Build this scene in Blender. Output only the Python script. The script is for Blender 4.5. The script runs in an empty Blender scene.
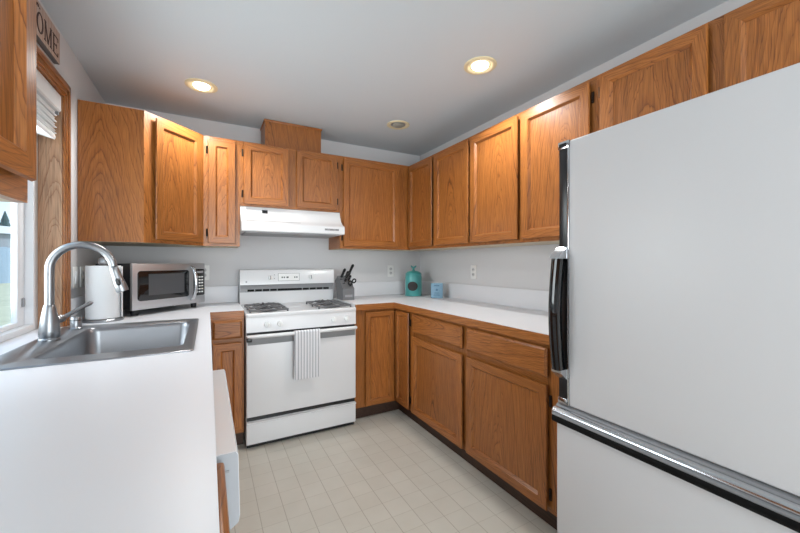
import bpy, bmesh, math, random
from mathutils import Vector, Matrix
random.seed(7)
S = bpy.context.scene
C = S.collection
PI = math.pi

# ------------------------------------------------------------------ camera
cam_d = bpy.data.cameras.new('camera')
cam = bpy.data.objects.new('camera', cam_d)
C.objects.link(cam)
cam_d.sensor_width = 36.0
cam_d.sensor_fit = 'HORIZONTAL'
cam_d.lens = 354.19 / 800 * 36.0
cam_d.shift_y = -3.44 / 800
cam_d.clip_start = 0.02
cam_d.clip_end = 300
cam.location = (0, 0, 1.2305)
cam.rotation_euler = (PI / 2, 0, -0.4968)
S.camera = cam

# ------------------------------------------------------------------ world
W = bpy.data.worlds.new('sky')
S.world = W
W.use_nodes = True
nt = W.node_tree
nt.nodes.clear()
wo = nt.nodes.new('ShaderNodeOutputWorld')
wb = nt.nodes.new('ShaderNodeBackground')
wc = nt.nodes.new('ShaderNodeTexCoord')
ws = nt.nodes.new('ShaderNodeSeparateXYZ')
wr = nt.nodes.new('ShaderNodeValToRGB')
wr.color_ramp.elements[0].position = 0.0
wr.color_ramp.elements[0].color = (0.72, 0.86, 0.95, 1)
wr.color_ramp.elements[1].position = 0.6
wr.color_ramp.elements[1].color = (0.34, 0.58, 0.90, 1)
nt.links.new(wc.outputs['Generated'], ws.inputs[0])
nt.links.new(ws.outputs[2], wr.inputs[0])
nt.links.new(wr.outputs[0], wb.inputs[0])
nt.links.new(wb.outputs[0], wo.inputs[0])
wb.inputs[1].default_value = 1.5
sun_d = bpy.data.lights.new('sun', 'SUN')
sun_d.energy = 2.6
sun_d.angle = 0.02
sun = bpy.data.objects.new('sun', sun_d)
C.objects.link(sun)
sun.rotation_euler = (0, math.radians(50), 0)


def area(name, loc, rot, sx, sy, power, col=(1, 1, 1), spread=PI):
    d = bpy.data.lights.new(name, 'AREA')
    d.shape = 'RECTANGLE'
    d.size = sx
    d.size_y = sy
    d.energy = power
    d.color = col
    d.spread = spread
    o = bpy.data.objects.new(name, d)
    C.objects.link(o)
    o.location = loc
    o.rotation_euler = rot
    return o


# daylight through the kitchen window; the rear panel is an added, unseen fill light
area('window_daylight', (-0.95, 1.76, 1.50), (0, -PI / 2 - 0.22, 0), 1.0, 1.1, 20, (0.95, 0.98, 1.0), math.radians(130))
area('rear_fill', (0.70, -3.40, 1.35), (PI / 2, 0, 0), 3.4, 2.0, 92, (0.92, 0.975, 1.0))
# added fill lamp behind the camera, brightens ceiling and walls evenly
pl = bpy.data.lights.new('fill_lamp', 'POINT')
pl.energy = 70
pl.shadow_soft_size = 0.45
pl.color = (0.92, 0.98, 1.0)
po = bpy.data.objects.new('fill_lamp', pl)
C.objects.link(po)
po.location = (0.55, -2.2, 1.20)

S.view_settings.view_transform = 'Standard'
S.view_settings.look = 'None'
S.view_settings.exposure = 0.08
S.view_settings.gamma = 1.0
S.view_settings.use_curve_mapping = False


# ------------------------------------------------------------------ materials
def lin(r, g, b):
    def f(c):
        c /= 255.0
        return c / 12.92 if c <= 0.04045 else ((c + 0.055) / 1.055) ** 2.4
    return (f(r), f(g), f(b), 1.0)


def mat(name, col, rough=0.5, metal=0.0, spec=0.5, var=0.0, vscale=8.0, bump=0.0, bscale=200.0, emit=None, estr=0.0, coat=0.0):
    m = bpy.data.materials.new(name)
    m.use_nodes = True
    n = m.node_tree
    b = n.nodes['Principled BSDF']
    b.inputs['Base Color'].default_value = col
    b.inputs['Roughness'].default_value = rough
    b.inputs['Metallic'].default_value = metal
    b.inputs['Specular IOR Level'].default_value = spec
    b.inputs['Coat Weight'].default_value = coat
    if emit:
        b.inputs['Emission Color'].default_value = emit
        b.inputs['Emission Strength'].default_value = estr
    if var or bump:
        tc = n.nodes.new('ShaderNodeTexCoord')
    if var:
        nz = n.nodes.new('ShaderNodeTexNoise')
        nz.inputs['Scale'].default_value = vscale
        nz.inputs['Detail'].default_value = 4
        n.links.new(tc.outputs['Object'], nz.inputs['Vector'])
        mx = n.nodes.new('ShaderNodeMix')
        mx.data_type = 'RGBA'
        mx.inputs[6].default_value = tuple(c * (1 - var) for c in col[:3]) + (1,)
        mx.inputs[7].default_value = tuple(min(1, c * (1 + var)) for c in col[:3]) + (1,)
        n.links.new(nz.outputs['Fac'], mx.inputs[0])
        n.links.new(mx.outputs[2], b.inputs['Base Color'])
    if bump:
        nb = n.nodes.new('ShaderNodeTexNoise')
        nb.inputs['Scale'].default_value = bscale
        nb.inputs['Detail'].default_value = 3
        n.links.new(tc.outputs['Object'], nb.inputs['Vector'])
        bp = n.nodes.new('ShaderNodeBump')
        bp.inputs['Strength'].default_value = bump
        bp.inputs['Distance'].default_value = 0.002
        n.links.new(nb.outputs['Fac'], bp.inputs['Height'])
        n.links.new(bp.outputs[0], b.inputs['Normal'])
    return m


def oak(name, axis, light, mid, dark, depth=0.045, taper=0.13, spacing=0.0125, rough=0.33, wob=0.075, off=0.0):
    """flat sawn oak: growth rings of a tapering log cut by the surface, plus open pores. axis = grain direction."""
    m = bpy.data.materials.new(name)
    m.use_nodes = True
    n = m.node_tree
    L = n.links.new
    b = n.nodes['Principled BSDF']
    b.inputs['Roughness'].default_value = rough
    b.inputs['Specular IOR Level'].default_value = 0.5

    def math_(op, a=None, c=None, v0=None, v1=None):
        k = n.nodes.new('ShaderNodeMath')
        k.operation = op
        if a is not None: L(a, k.inputs[0])
        if c is not None: L(c, k.inputs[1])
        if v0 is not None: k.inputs[0].default_value = v0
        if v1 is not None: k.inputs[1].default_value = v1
        return k.outputs[0]
    tc = n.nodes.new('ShaderNodeTexCoord')
    sp = n.nodes.new('ShaderNodeSeparateXYZ')
    L(tc.outputs['Object'], sp.inputs[0])
    ox, oy, oz = sp.outputs
    g, a1, a2 = {'z': (oz, ox, oy), 'x': (ox, oz, oy), 'y': (oy, oz, ox)}[axis]
    oi = n.nodes.new('ShaderNodeObjectInfo')
    rnd = oi.outputs['Random']
    r2 = math_('FRACT', math_('MULTIPLY', rnd, v1=37.7))
    g = math_('ADD', g, math_('MULTIPLY', rnd, v1=9.0))
    u = math_('ADD', a1, math_('MULTIPLY', math_('SUBTRACT', r2, v1=0.5), v1=0.16 if not off else 0.0))
    u = math_('ADD', u, v1=off)
    cv = n.nodes.new('ShaderNodeCombineXYZ')
    L(math_('MULTIPLY', a1, v1=5.0), cv.inputs[0])
    L(math_('MULTIPLY', a2, v1=5.0), cv.inputs[1])
    L(math_('MULTIPLY', g, v1=1.5), cv.inputs[2])
    nz = n.nodes.new('ShaderNodeTexNoise')
    nz.inputs['Scale'].default_value = 1.0
    nz.inputs['Detail'].default_value = 3.0
    nz.inputs['Roughness'].default_value = 0.45
    L(cv.outputs[0], nz.inputs['Vector'])
    dist = math_('MULTIPLY', math_('SUBTRACT', nz.outputs['Fac'], v1=0.5), v1=wob)
    cf = n.nodes.new('ShaderNodeCombineXYZ')
    L(math_('MULTIPLY', a1, v1=60.0), cf.inputs[0])
    L(math_('MULTIPLY', a2, v1=60.0), cf.inputs[1])
    L(math_('MULTIPLY', g, v1=11.0), cf.inputs[2])
    nf = n.nodes.new('ShaderNodeTexNoise')
    nf.inputs['Scale'].default_value = 1.0
    nf.inputs['Detail'].default_value = 2.0
    L(cf.outputs[0], nf.inputs['Vector'])
    dist = math_('ADD', dist, math_('MULTIPLY', math_('SUBTRACT', nf.outputs['Fac'], v1=0.5), v1=0.012))
    v = math_('ADD', a2, v1=depth)
    rr = math_('SQRT', math_('ADD', math_('MULTIPLY', u, u), math_('MULTIPLY', v, v)))
    rr = math_('ADD', rr, math_('MULTIPLY', g, v1=taper))
    rr = math_('ADD', rr, dist)
    n1 = n.nodes.new('ShaderNodeTexNoise')
    n1.noise_dimensions = '1D'
    n1.inputs['Scale'].default_value = 1.0
    n1.inputs['Detail'].default_value = 1.0
    L(math_('MULTIPLY', rr, v1=0.55 / spacing), n1.inputs['W'])
    n2 = n.nodes.new('ShaderNodeTexNoise')
    n2.noise_dimensions = '1D'
    n2.inputs['Scale'].default_value = 1.0
    n2.inputs['Detail'].default_value = 1.0
    L(math_('MULTIPLY', rr, v1=0.9 / spacing), n2.inputs['W'])
    rr = math_('ADD', rr, math_('MULTIPLY', math_('SUBTRACT', n1.outputs['Fac'], v1=0.5), v1=2.2 * spacing))
    ph = math_('FRACT', math_('DIVIDE', rr, v1=spacing))
    cr = n.nodes.new('ShaderNodeValToRGB')
    e = cr.color_ramp.elements
    e[0].position = 0.0
    e[0].color = dark
    e[1].position = 1.0
    e[1].color = mid
    x = e.new(0.13); x.color = mid
    x = e.new(0.50); x.color = light
    x = e.new(0.86); x.color = light
    L(ph, cr.inputs[0])
    sm = n.nodes.new('ShaderNodeMapRange')
    sm.inputs['From Min'].default_value = 0.35
    sm.inputs['From Max'].default_value = 0.65
    sm.inputs['To Min'].default_value = 0.42
    sm.inputs['To Max'].default_value = 1.0
    L(n2.outputs['Fac'], sm.inputs['Value'])
    rm = n.nodes.new('ShaderNodeMix')
    rm.data_type = 'RGBA'
    rm.inputs[6].default_value = tuple(.5 * a_ + .5 * b_ for a_, b_ in zip(light, mid))
    L(sm.outputs[0], rm.inputs[0])
    L(cr.outputs[0], rm.inputs[7])
    # open pores, long streaks along the grain
    cp = n.nodes.new('ShaderNodeCombineXYZ')
    L(math_('MULTIPLY', a1, v1=330.0), cp.inputs[0])
    L(math_('MULTIPLY', a2, v1=330.0), cp.inputs[1])
    L(math_('MULTIPLY', g, v1=9.0), cp.inputs[2])
    np_ = n.nodes.new('ShaderNodeTexNoise')
    np_.inputs['Scale'].default_value = 1.0
    np_.inputs['Detail'].default_value = 2.0
    L(cp.outputs[0], np_.inputs['Vector'])
    pr = n.nodes.new('ShaderNodeMapRange')
    pr.inputs['From Min'].default_value = 0.30
    pr.inputs['From Max'].default_value = 0.62
    pr.inputs['To Min'].default_value = 0.60
    pr.inputs['To Max'].default_value = 1.06
    L(np_.outputs['Fac'], pr.inputs['Value'])
    # board to board tone
    tone = math_('ADD', math_('MULTIPLY', math_('FRACT', math_('MULTIPLY', rnd, v1=91.3)), v1=0.22), v1=0.89)
    hs = n.nodes.new('ShaderNodeHueSaturation')
    L(rm.outputs[2], hs.inputs['Color'])
    L(math_('MULTIPLY', pr.outputs[0], tone), hs.inputs['Value'])
    L(hs.outputs[0], b.inputs['Base Color'])
    bp = n.nodes.new('ShaderNodeBump')
    bp.inputs['Strength'].default_value = 0.12
    bp.inputs['Distance'].default_value = 0.001
    L(np_.outputs['Fac'], bp.inputs['Height'])
    L(bp.outputs[0], b.inputs['Normal'])
    return m


OL, OM, OD = lin(172, 107, 51), lin(150, 88, 38), lin(94, 50, 20)
M = {}
M['oak_v'] = oak('oak_vertical_grain', 'z', OL, OM, OD)
M['oak_h'] = oak('oak_horizontal_grain', 'x', OL, OM, OD, spacing=0.011)
M['oak_y'] = oak('oak_edge_grain', 'y', lin(178, 112, 54), OM, OD, spacing=0.014)
M['oak_panel'] = oak('oak_flat_sawn_panel', 'z', lin(174, 108, 52), lin(153, 90, 39), lin(98, 53, 21), depth=0.055, taper=0.11, spacing=0.0105)
M['oak_wide'] = oak('oak_veneer_side_panel', 'z', lin(178, 111, 53), lin(158, 93, 41), lin(104, 58, 24), depth=0.015, taper=0.20, spacing=0.019, wob=0.13, off=0.20)
M['oak_edge'] = mat('dark_brown_door_edge', lin(84, 46, 22), 0.45, var=0.1, vscale=40)  # edges of doors and drawers, darker brown than their faces
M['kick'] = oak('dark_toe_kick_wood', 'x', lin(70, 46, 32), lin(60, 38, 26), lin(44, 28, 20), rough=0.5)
M['pale_oak'] = oak('weathered_window_oak', 'z', lin(182, 142, 110), lin(170, 126, 94), lin(130, 88, 60), depth=0.03, taper=0.12, spacing=0.012, rough=0.5)
M['underside'] = mat('cream_underside', lin(205, 192, 168), 0.6)
M['wall'] = mat('grey_wall_paint', lin(210, 209, 210), 0.75, var=0.02, vscale=3, bump=0.08, bscale=120)
M['ceil'] = mat('ceiling_paint', lin(208, 215, 220), 0.85, var=0.015, vscale=2, bump=0.12, bscale=90)
M['laminate'] = mat('white_laminate', lin(226, 226, 229), 0.36, var=0.012, vscale=3)
M['appl'] = mat('white_appliance_enamel', lin(226, 226, 227), 0.25, coat=0.2)
M['fridge'] = mat('fridge_textured_white', lin(203, 202, 203), 0.42, bump=0.05, bscale=350)
M['white'] = mat('white_plastic', lin(232, 232, 230), 0.4)
M['vinyl'] = mat('white_vinyl', lin(235, 236, 238), 0.35)
M['grey_pl'] = mat('grey_plastic', lin(150, 150, 152), 0.45)
M['midgrey'] = mat('grey_trim', lin(128, 129, 131), 0.4)
M['black'] = mat('black_plastic', lin(22, 23, 25), 0.3)
M['blackgloss'] = mat('black_gloss', lin(13, 15, 17), 0.12, coat=0.4)
M['iron'] = mat('cast_iron', lin(100, 100, 102), 0.5, metal=0.3, bump=0.2)
M['chrome'] = mat('chrome', lin(200, 202, 205), 0.16, metal=1.0)
M['bronze'] = mat('dark_bronze', lin(58, 44, 34), 0.4, metal=0.7)
M['paper'] = mat('paper_towel', lin(226, 226, 226), 0.95, bump=0.3, bscale=160)
M['teal'] = mat('teal_ceramic', lin(66, 150, 148), 0.28, var=0.06, vscale=14, coat=0.3)
M['chalk'] = mat('chalkboard_label', lin(52, 48, 48), 0.8)
M['tin'] = mat('pale_blue_print', lin(140, 178, 202), 0.5, var=0.18, vscale=60)
M['tinside'] = mat('slate_blue_side', lin(86, 104, 120), 0.5)
M['ink'] = mat('blue_ink', lin(84, 126, 158), 0.6)
M['block'] = mat('grey_knife_block', lin(112, 112, 114), 0.5, var=0.06)
M['cream'] = mat('cream_trim', lin(226, 214, 178), 0.5)
M['baffle'] = mat('grey_bulb', lin(150, 148, 138), 0.5)
M['lamp'] = mat('lit_lamp_lens', lin(255, 246, 226), 0.5, emit=(1.0, 0.93, 0.78, 1), estr=7.0)
M['signtext'] = mat('dark_sign_paint', lin(66, 38, 32), 0.7)
M['signedge'] = mat('sign_edge', lin(104, 100, 100), 0.7)
M['blind'] = mat('white_blind', lin(232, 233, 233), 0.5)
M['rubber'] =  mat('black_rubber', lin(9, 9, 10), 0.6, spec=0.15)
M['socket_face'] = mat('outlet_face', lin(196, 196, 196), 0.45)
M['grass'] = mat('dry_lawn', lin(206, 198, 166), 0.95, var=0.25, vscale=2.0)
M['fence'] = mat('grey_blue_fence', lin(160, 178, 194), 0.8, var=0.1)
M['housewall'] = mat('grey_siding', lin(150, 156, 164), 0.8)
M['housetrim'] = mat('white_house_trim', lin(225, 228, 232), 0.7)
M['foliage'] = mat('conifer_green', lin(62, 92, 92), 0.9, var=0.3, vscale=4)
M['trunk'] = mat('bark', lin(86, 66, 52), 0.9, var=0.2)
M['signwood'] = None


def steel(name, axis_scale, col, rough):
    m = mat(name, col, rough, metal=0.85)
    n = m.node_tree
    b = n.nodes['Principled BSDF']
    tc = n.nodes.new('ShaderNodeTexCoord')
    mp = n.nodes.new('ShaderNodeMapping')
    mp.inputs['Scale'].default_value = axis_scale
    nz = n.nodes.new('ShaderNodeTexNoise')
    nz.inputs['Scale'].default_value = 1.0
    nz.inputs['Detail'].default_value = 2
    n.links.new(tc.outputs['Object'], mp.inputs[0])
    n.links.new(mp.outputs[0], nz.inputs['Vector'])
    mr = n.nodes.new('ShaderNodeMapRange')
    mr.inputs['To Min'].default_value = rough - 0.08
    mr.inputs['To Max'].default_value = rough + 0.12
    n.links.new(nz.outputs['Fac'], mr.inputs['Value'])
    n.links.new(mr.outputs[0], b.inputs['Roughness'])
    return m


M['steel'] = steel('brushed_steel', (6, 260, 6), lin(146, 148, 152), 0.30)
M['steel_x'] = steel('brushed_steel_face', (5, 5, 300), lin(196, 196, 198), 0.34)
M['nickel'] = mat('brushed_nickel', lin(152, 154, 157), 0.33, metal=1.0)


def floor_mat():
    m = bpy.data.materials.new('vinyl_tile_floor')
    m.use_nodes = True
    n = m.node_tree
    b = n.nodes['Principled BSDF']
    L = n.links.new
    tc = n.nodes.new('ShaderNodeTexCoord')
    mp = n.nodes.new('ShaderNodeMapping')
    T = 0.1125
    mp.inputs['Location'].default_value = (-0.222 / T, -1.187 / T, 0)
    mp.inputs['Scale'].default_value = (1 / T, 1 / T, 1)
    L(tc.outputs['Object'], mp.inputs[0])
    sp = n.nodes.new('ShaderNodeSeparateXYZ')
    L(mp.outputs[0], sp.inputs[0])

    def mth(op, a, v=None, c=None):
        k = n.nodes.new('ShaderNodeMath')
        k.operation = op
        L(a, k.inputs[0])
        if c is not None: L(c, k.inputs[1])
        elif v is not None: k.inputs[1].default_value = v
        return k.outputs[0]

    def line(o, w):
        f = mth('FRACT', mth('ADD', o, 100.5))
        d = mth('ABSOLUTE', mth('SUBTRACT', f, 0.5))
        return mth('LESS_THAN', d, w)
    lx = line(sp.outputs[0], 0.014)
    ly = mth('MULTIPLY', line(sp.outputs[1], 0.013), 0.5)
    ln = mth('MAXIMUM', lx, c=ly)
    nz = n.nodes.new('ShaderNodeTexNoise')
    nz.inputs['Scale'].default_value = 7
    nz.inputs['Detail'].default_value = 5
    L(tc.outputs['Object'], nz.inputs['Vector'])
    wn = n.nodes.new('ShaderNodeTexWhiteNoise')
    wn.noise_dimensions = '2D'
    fl = n.nodes.new('ShaderNodeVectorMath')
    fl.operation = 'FLOOR'
    L(mp.outputs[0], fl.inputs[0])
    L(fl.outputs[0], wn.inputs['Vector'])
    m1 = n.nodes.new('ShaderNodeMix')
    m1.data_type = 'RGBA'
    m1.inputs[6].default_value = lin(192, 187, 175)
    m1.inputs[7].default_value = lin(208, 205, 195)
    L(mth('ADD', mth('MULTIPLY', nz.outputs['Fac'], 0.8), c=mth('MULTIPLY', wn.outputs['Value'], 0.2)), m1.inputs[0])
    m2 = n.nodes.new('ShaderNodeMix')
    m2.data_type = 'RGBA'
    m2.inputs[7].default_value = lin(164, 158, 144)
    L(ln, m2.inputs[0])
    L(m1.outputs[2], m2.inputs[6])
    L(m2.outputs[2], b.inputs['Base Color'])
    b.inputs['Roughness'].default_value = 0.42
    return m


M['floor'] = floor_mat()


def stripe_mat(name, c1, c2, freq, width, axis=0):
    m = bpy.data.materials.new(name)
    m.use_nodes = True
    n = m.node_tree
    b = n.nodes['Principled BSDF']
    b.inputs['Roughness'].default_value = 0.95
    tc = n.nodes.new('ShaderNodeTexCoord')
    sp = n.nodes.new('ShaderNodeSeparateXYZ')
    n.links.new(tc.outputs['Object'], sp.inputs[0])
    a = n.nodes.new('ShaderNodeMath'); a.operation = 'MULTIPLY'; a.inputs[1].default_value = freq
    n.links.new(sp.outputs[axis], a.inputs[0])
    f = n.nodes.new('ShaderNodeMath'); f.operation = 'FRACT'
    n.links.new(a.outputs[0], f.inputs[0])
    l = n.nodes.new('ShaderNodeMath'); l.operation = 'LESS_THAN'; l.inputs[1].default_value = width
    n.links.new(f.outputs[0], l.inputs[0])
    mx = n.nodes.new('ShaderNodeMix'); mx.data_type = 'RGBA'
    mx.inputs[6].default_value = c1
    mx.inputs[7].default_value = c2
    n.links.new(l.outputs[0], mx.inputs[0])
    n.links.new(mx.outputs[2], b.inputs['Base Color'])
    return m


M['towel'] = stripe_mat('striped_cotton', lin(222, 222, 224), lin(164, 164, 170), 1 / 0.0200, 0.30)
M['signwood'] = stripe_mat('pale_pallet_boards', lin(190, 168, 154), lin(158, 128, 114), 1 / 0.031, 0.10, axis=1)


def glass_mat():
    m = bpy.data.materials.new('window_glass')
    m.use_nodes = True
    n = m.node_tree
    n.nodes.clear()
    o = n.nodes.new('ShaderNodeOutputMaterial')
    t = n.nodes.new('ShaderNodeBsdfTransparent')
    t.inputs[0].default_value = (0.95, 0.97, 0.97, 1)
    g = n.nodes.new('ShaderNodeBsdfGlossy')
    g.inputs['Roughness'].default_value = 0.02
    x = n.nodes.new('ShaderNodeMixShader')
    x.inputs[0].default_value = 0.06
    n.links.new(t.outputs[0], x.inputs[1])
    n.links.new(g.outputs[0], x.inputs[2])
    n.links.new(x.outputs[0], o.inputs[0])
    return m


M['glass'] = glass_mat()


# ------------------------------------------------------------------ mesh helpers
class MB:
    def __init__(self, *mats):
        self.bm = bmesh.new()
        self.mats = list(mats)

    def mi(self, name):
        if name is None:
            return 0
        if name not in self.mats:
            self.mats.append(name)
        return self.mats.index(name)

    def box(self, x0, x1, y0, y1, z0, z1, m=None, bev=0.0, seg=2):
        t = bmesh.new()
        bmesh.ops.create_cube(t, size=1.0)
        for v in t.verts:
            v.co = Vector(((x0 + x1) / 2 + v.co.x * (x1 - x0), (y0 + y1) / 2 + v.co.y * (y1 - y0), (z0 + z1) / 2 + v.co.z * (z1 - z0)))
        if bev:
            bmesh.ops.bevel(t, geom=t.edges[:], offset=bev, segments=seg, profile=0.5, affect='EDGES')
        self.merge(t, m)
        return self

    def merge(self, t, m=None, mx=None):
        k = self.mi(m)
        mp = {}
        for v in t.verts:
            mp[v] = self.bm.verts.new(mx @ v.co if mx else v.co)
        for f in t.faces:
            try:
                nf = self.bm.faces.new([mp[v] for v in f.verts])
                nf.material_index = k
            except ValueError:
                pass
        t.free()

    def loft(self, loops, m=None, cap0=True, cap1=True, closed=True):
        k = self.mi(m)
        vs = [[self.bm.verts.new(p) for p in lp] for lp in loops]
        for a, b in zip(vs[:-1], vs[1:]):
            n = len(a)
            for i in range(n if closed else n - 1):
                j = (i + 1) % n
                f = self.bm.faces.new((a[i], a[j], b[j], b[i]))
                f.material_index = k
        if cap0:
            self.bm.faces.new(list(reversed(vs[0]))).material_index = k
        if cap1:
            self.bm.faces.new(vs[-1]).material_index = k
        return self

    def lathe(self, prof, cx=0, cy=0, seg=32, m=None, mx=None, cap=True):
        loops = []
        for r, z in prof:
            lp = []
            for i in range(seg):
                a = 2 * PI * i / seg
                p = Vector((cx + max(r, 1e-5) * math.cos(a), cy + max(r, 1e-5) * math.sin(a), z))
                lp.append(mx @ p if mx else p)
            loops.append(lp)
        return self.loft(loops, m, cap, cap)

    def tube(self, pts, rad, seg=14, m=None, flat=None):
        pts = [Vector(p) for p in pts]
        n = len(pts)
        rs = rad if isinstance(rad, (list, tuple)) else [rad] * n
        loops = []
        up = None
        for i, p in enumerate(pts):
            d = (pts[min(i + 1, n - 1)] - pts[max(i - 1, 0)]).normalized()
            if up is None:
                up = Vector((0, 0, 1)) if abs(d.z) < 0.9 else Vector((1, 0, 0))
            s = d.cross(up).normalized()
            up = s.cross(d).normalized()
            fl = flat if flat else 1.0
            loops.append([p + s * math.cos(2 * PI * k / seg) * rs[i] + up * math.sin(2 * PI * k / seg) * rs[i] * fl for k in range(seg)])
        return self.loft(loops, m)

    def prism(self, poly, axis, a, b, m=None):
        """polygon extruded along axis from a to b; poly in the two other axes in cyclic order"""
        def P(q, t):
            return {'x': (t, q[0], q[1]), 'y': (q[0], t, q[1]), 'z': (q[0], q[1], t)}[axis]
        return self.loft([[P(q, a) for q in poly], [P(q, b) for q in poly]], m)

    def build(self, name, parent=None, loc=None, rotz=0.0, smooth=35, center=False):
        if center:
            co = [v.co.copy() for v in self.bm.verts]
            loc = Vector([(min(c[i] for c in co) + max(c[i] for c in co)) / 2 for i in range(3)])
            for v in self.bm.verts:
                v.co -= loc
        bmesh.ops.recalc_face_normals(self.bm, faces=self.bm.faces[:])
        me = bpy.data.meshes.new(name)
        self.bm.to_mesh(me)
        self.bm.free()
        for k in self.mats:
            me.materials.append(M[k])
        if smooth:
            me.polygons.foreach_set('use_smooth', [True] * len(me.polygons))
            me.set_sharp_from_angle(angle=math.radians(smooth))
        o = bpy.data.objects.new(name, me)
        C.objects.link(o)
        if parent:
            o.parent = parent
        if loc:
            o.location = loc
        o.rotation_euler.z = rotz
        return o


def rrect(x0, x1, y0, y1, r, z, n=6):
    pts = []
    for cx, cy, a0 in ((x1 - r, y0 + r, -PI / 2), (x1 - r, y1 - r, 0), (x0 + r, y1 - r, PI / 2), (x0 + r, y0 + r, PI)):
        for i in range(n + 1):
            a = a0 + PI / 2 * i / n
            pts.append(Vector((cx + r * math.cos(a), cy + r * math.sin(a), z)))
    return pts


def tag(o, label, cat, group=None):
    o['label'] = label
    o['category'] = cat
    if group:
        o['group'] = group
    return o


def thing(name, label, cat, loc=(0, 0, 0), rotz=0.0, group=None):
    o = bpy.data.objects.new(name, None)
    o.empty_display_size = 0.05
    C.objects.link(o)
    o.location = loc
    o.rotation_euler.z = rotz
    return tag(o, label, cat, group)


def struct(o):
    o['kind'] = 'structure'
    return o


# ------------------------------------------------------------------ measures of the room
XL, XR, YB, ZC, YR = -0.632, 1.960, 3.174, 2.356, -3.5
WY0, WY1, WZ0, WZ1 = 1.13, 2.325, 0.915, 2.058      # clear window opening

struct(MB('floor').box(XL - .15, XR + .15, YR - .15, YB + .15, -.1, 0).build('floor', smooth=0))
struct(MB('ceil').box(XL - .15, XR + .15, YR - .15, YB + .15, ZC, ZC + .1).build('ceiling', smooth=0))
struct(MB('wall').box(XL - .15, XR + .15, YB, YB + .15, 0, ZC).build('wall_back', smooth=0))
struct(MB('wall').box(XR, XR + .15, YR, YB, 0, ZC).build('wall_right', smooth=0))
wl = MB('wall')
wl.box(XL - .17, XL, YR, WY0 - .016, 0, ZC).box(XL - .17, XL, WY1 + .016, YB, 0, ZC)
wl.box(XL - .17, XL, WY0 - .016, WY1 + .016, 0, .875).box(XL - .17, XL, WY0 - .016, WY1 + .016, WZ1 + .016, ZC)
struct(wl.build('wall_left', smooth=0))
wr_ = MB('wall')
wr_.box(XL, XR, YR - .15, YR, 2.15, ZC).box(XL, -.50, YR - .15, YR, 0, 2.15).box(1.85, XR, YR - .15, YR, 0, 2.15)
struct(wr_.build('wall_rear', smooth=0))

# ------------------------------------------------------------------ window
win = bpy.data.objects.new('window_1', None)
C.objects.link(win)
win.location = (XL, (WY0 + WY1) / 2, WZ0)
struct(win)
wx, wy, wz = win.location


def wbox(mb, x0, x1, y0, y1, z0, z1, m=None, bev=0.0):
    mb.box(x0 - wx, x1 - wx, y0 - wy, y1 - wy, z0 - wz, z1 - wz, m, bev)


FX = -0.718
for nm, a in (('jamb', (WY1, WY1 + .016, WZ0 + .001, WZ1 + .016)), ('jamb', (WY0 - .016, WY0, WZ0 + .001, WZ1 + .016))):
    j = MB('pale_oak'); wbox(j, FX - .06, XL + .001, *a); j.build('jamb', win, smooth=0, center=True)
j = MB('oak_y'); wbox(j, FX - .06, XL + .001, WY0, WY1, WZ1, WZ1 + .016); j.build('head_jamb', win, smooth=0, center=True)


def casing(y0, y1, z0, z1, vertical, inner):
    """stepped window moulding on the room side of the wall"""
    k = MB('oak_v' if vertical else 'oak_y')
    w = (y1 - y0) if vertical else (z1 - z0)
    for t0, t1, d in ((0.0, .22, .011), (.16, .62, .016), (.55, 1.0, .021)):
        if vertical:
            a, b = (y0 + t0 * w, y0 + t1 * w) if inner == 'lo' else (y1 - t1 * w, y1 - t0 * w)
            wbox(k, XL + .0005, XL + d, a, b, z0, z1 if True else z1, None, .003)
        else:
            wbox(k, XL + .0005, XL + d, y0, y1, z0 + t0 * w, z0 + t1 * w, None, .003)
    return k.build('casing', win, center=True)


casing(WY1 + .002, WY1 + .052, WZ0 + .001, WZ1 + .062, True, 'lo')
casing(WY0 - .052, WY0 - .002, WZ0 + .001, WZ1 + .062, True, 'hi')
casing(WY0 - .052, WY1 + .052, WZ1 - .004, WZ1 + .062, False, 'lo')

f = MB('vinyl')
fw = .050
for a in ((WY1 - fw, WY1, WZ0 + .001, WZ1), (WY0, WY0 + fw, WZ0 + .001, WZ1), (WY0 + fw, WY1 - fw, WZ0 + .001, WZ0 + .028), (WY0 + fw, WY1 - fw, WZ1 - fw, WZ1)):
    wbox(f, FX - .068, FX, *a, None, .003)
f.build('window_frame', win)
MY = 1.68
for (a, b, dx) in ((MY - .02, WY1 - fw, 0.0), (WY0 + fw, MY + .03, -.022)):
    s = MB('vinyl')
    z0, z1 = WZ0 + .028, WZ1 - fw
    xx0, xx1 = FX - .053 + dx, FX - .030 + dx
    sw = .068
    for q in ((b - sw, b, z0, z1), (a, a + sw, z0, z1), (a + sw, b - sw, z0, z0 + .022), (a + sw, b - sw, z1 - sw, z1)):
        wbox(s, xx0, xx1, *q, None, .004)
    so = s.build('sash', win)
    g = MB('glass')
    wbox(g, xx0 + .006, xx0 + .010, a + sw - .004, b - sw + .004, z0 + .018, z1 - sw + .004)
    g.build('pane', so, smooth=0)
    if dx == 0:
        l = MB('grey_pl')
        wbox(l, xx1, xx1 + .010, b - .034, b - .022, 1.03, 1.07, None, .002)
        l.build('latch', so)

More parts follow.
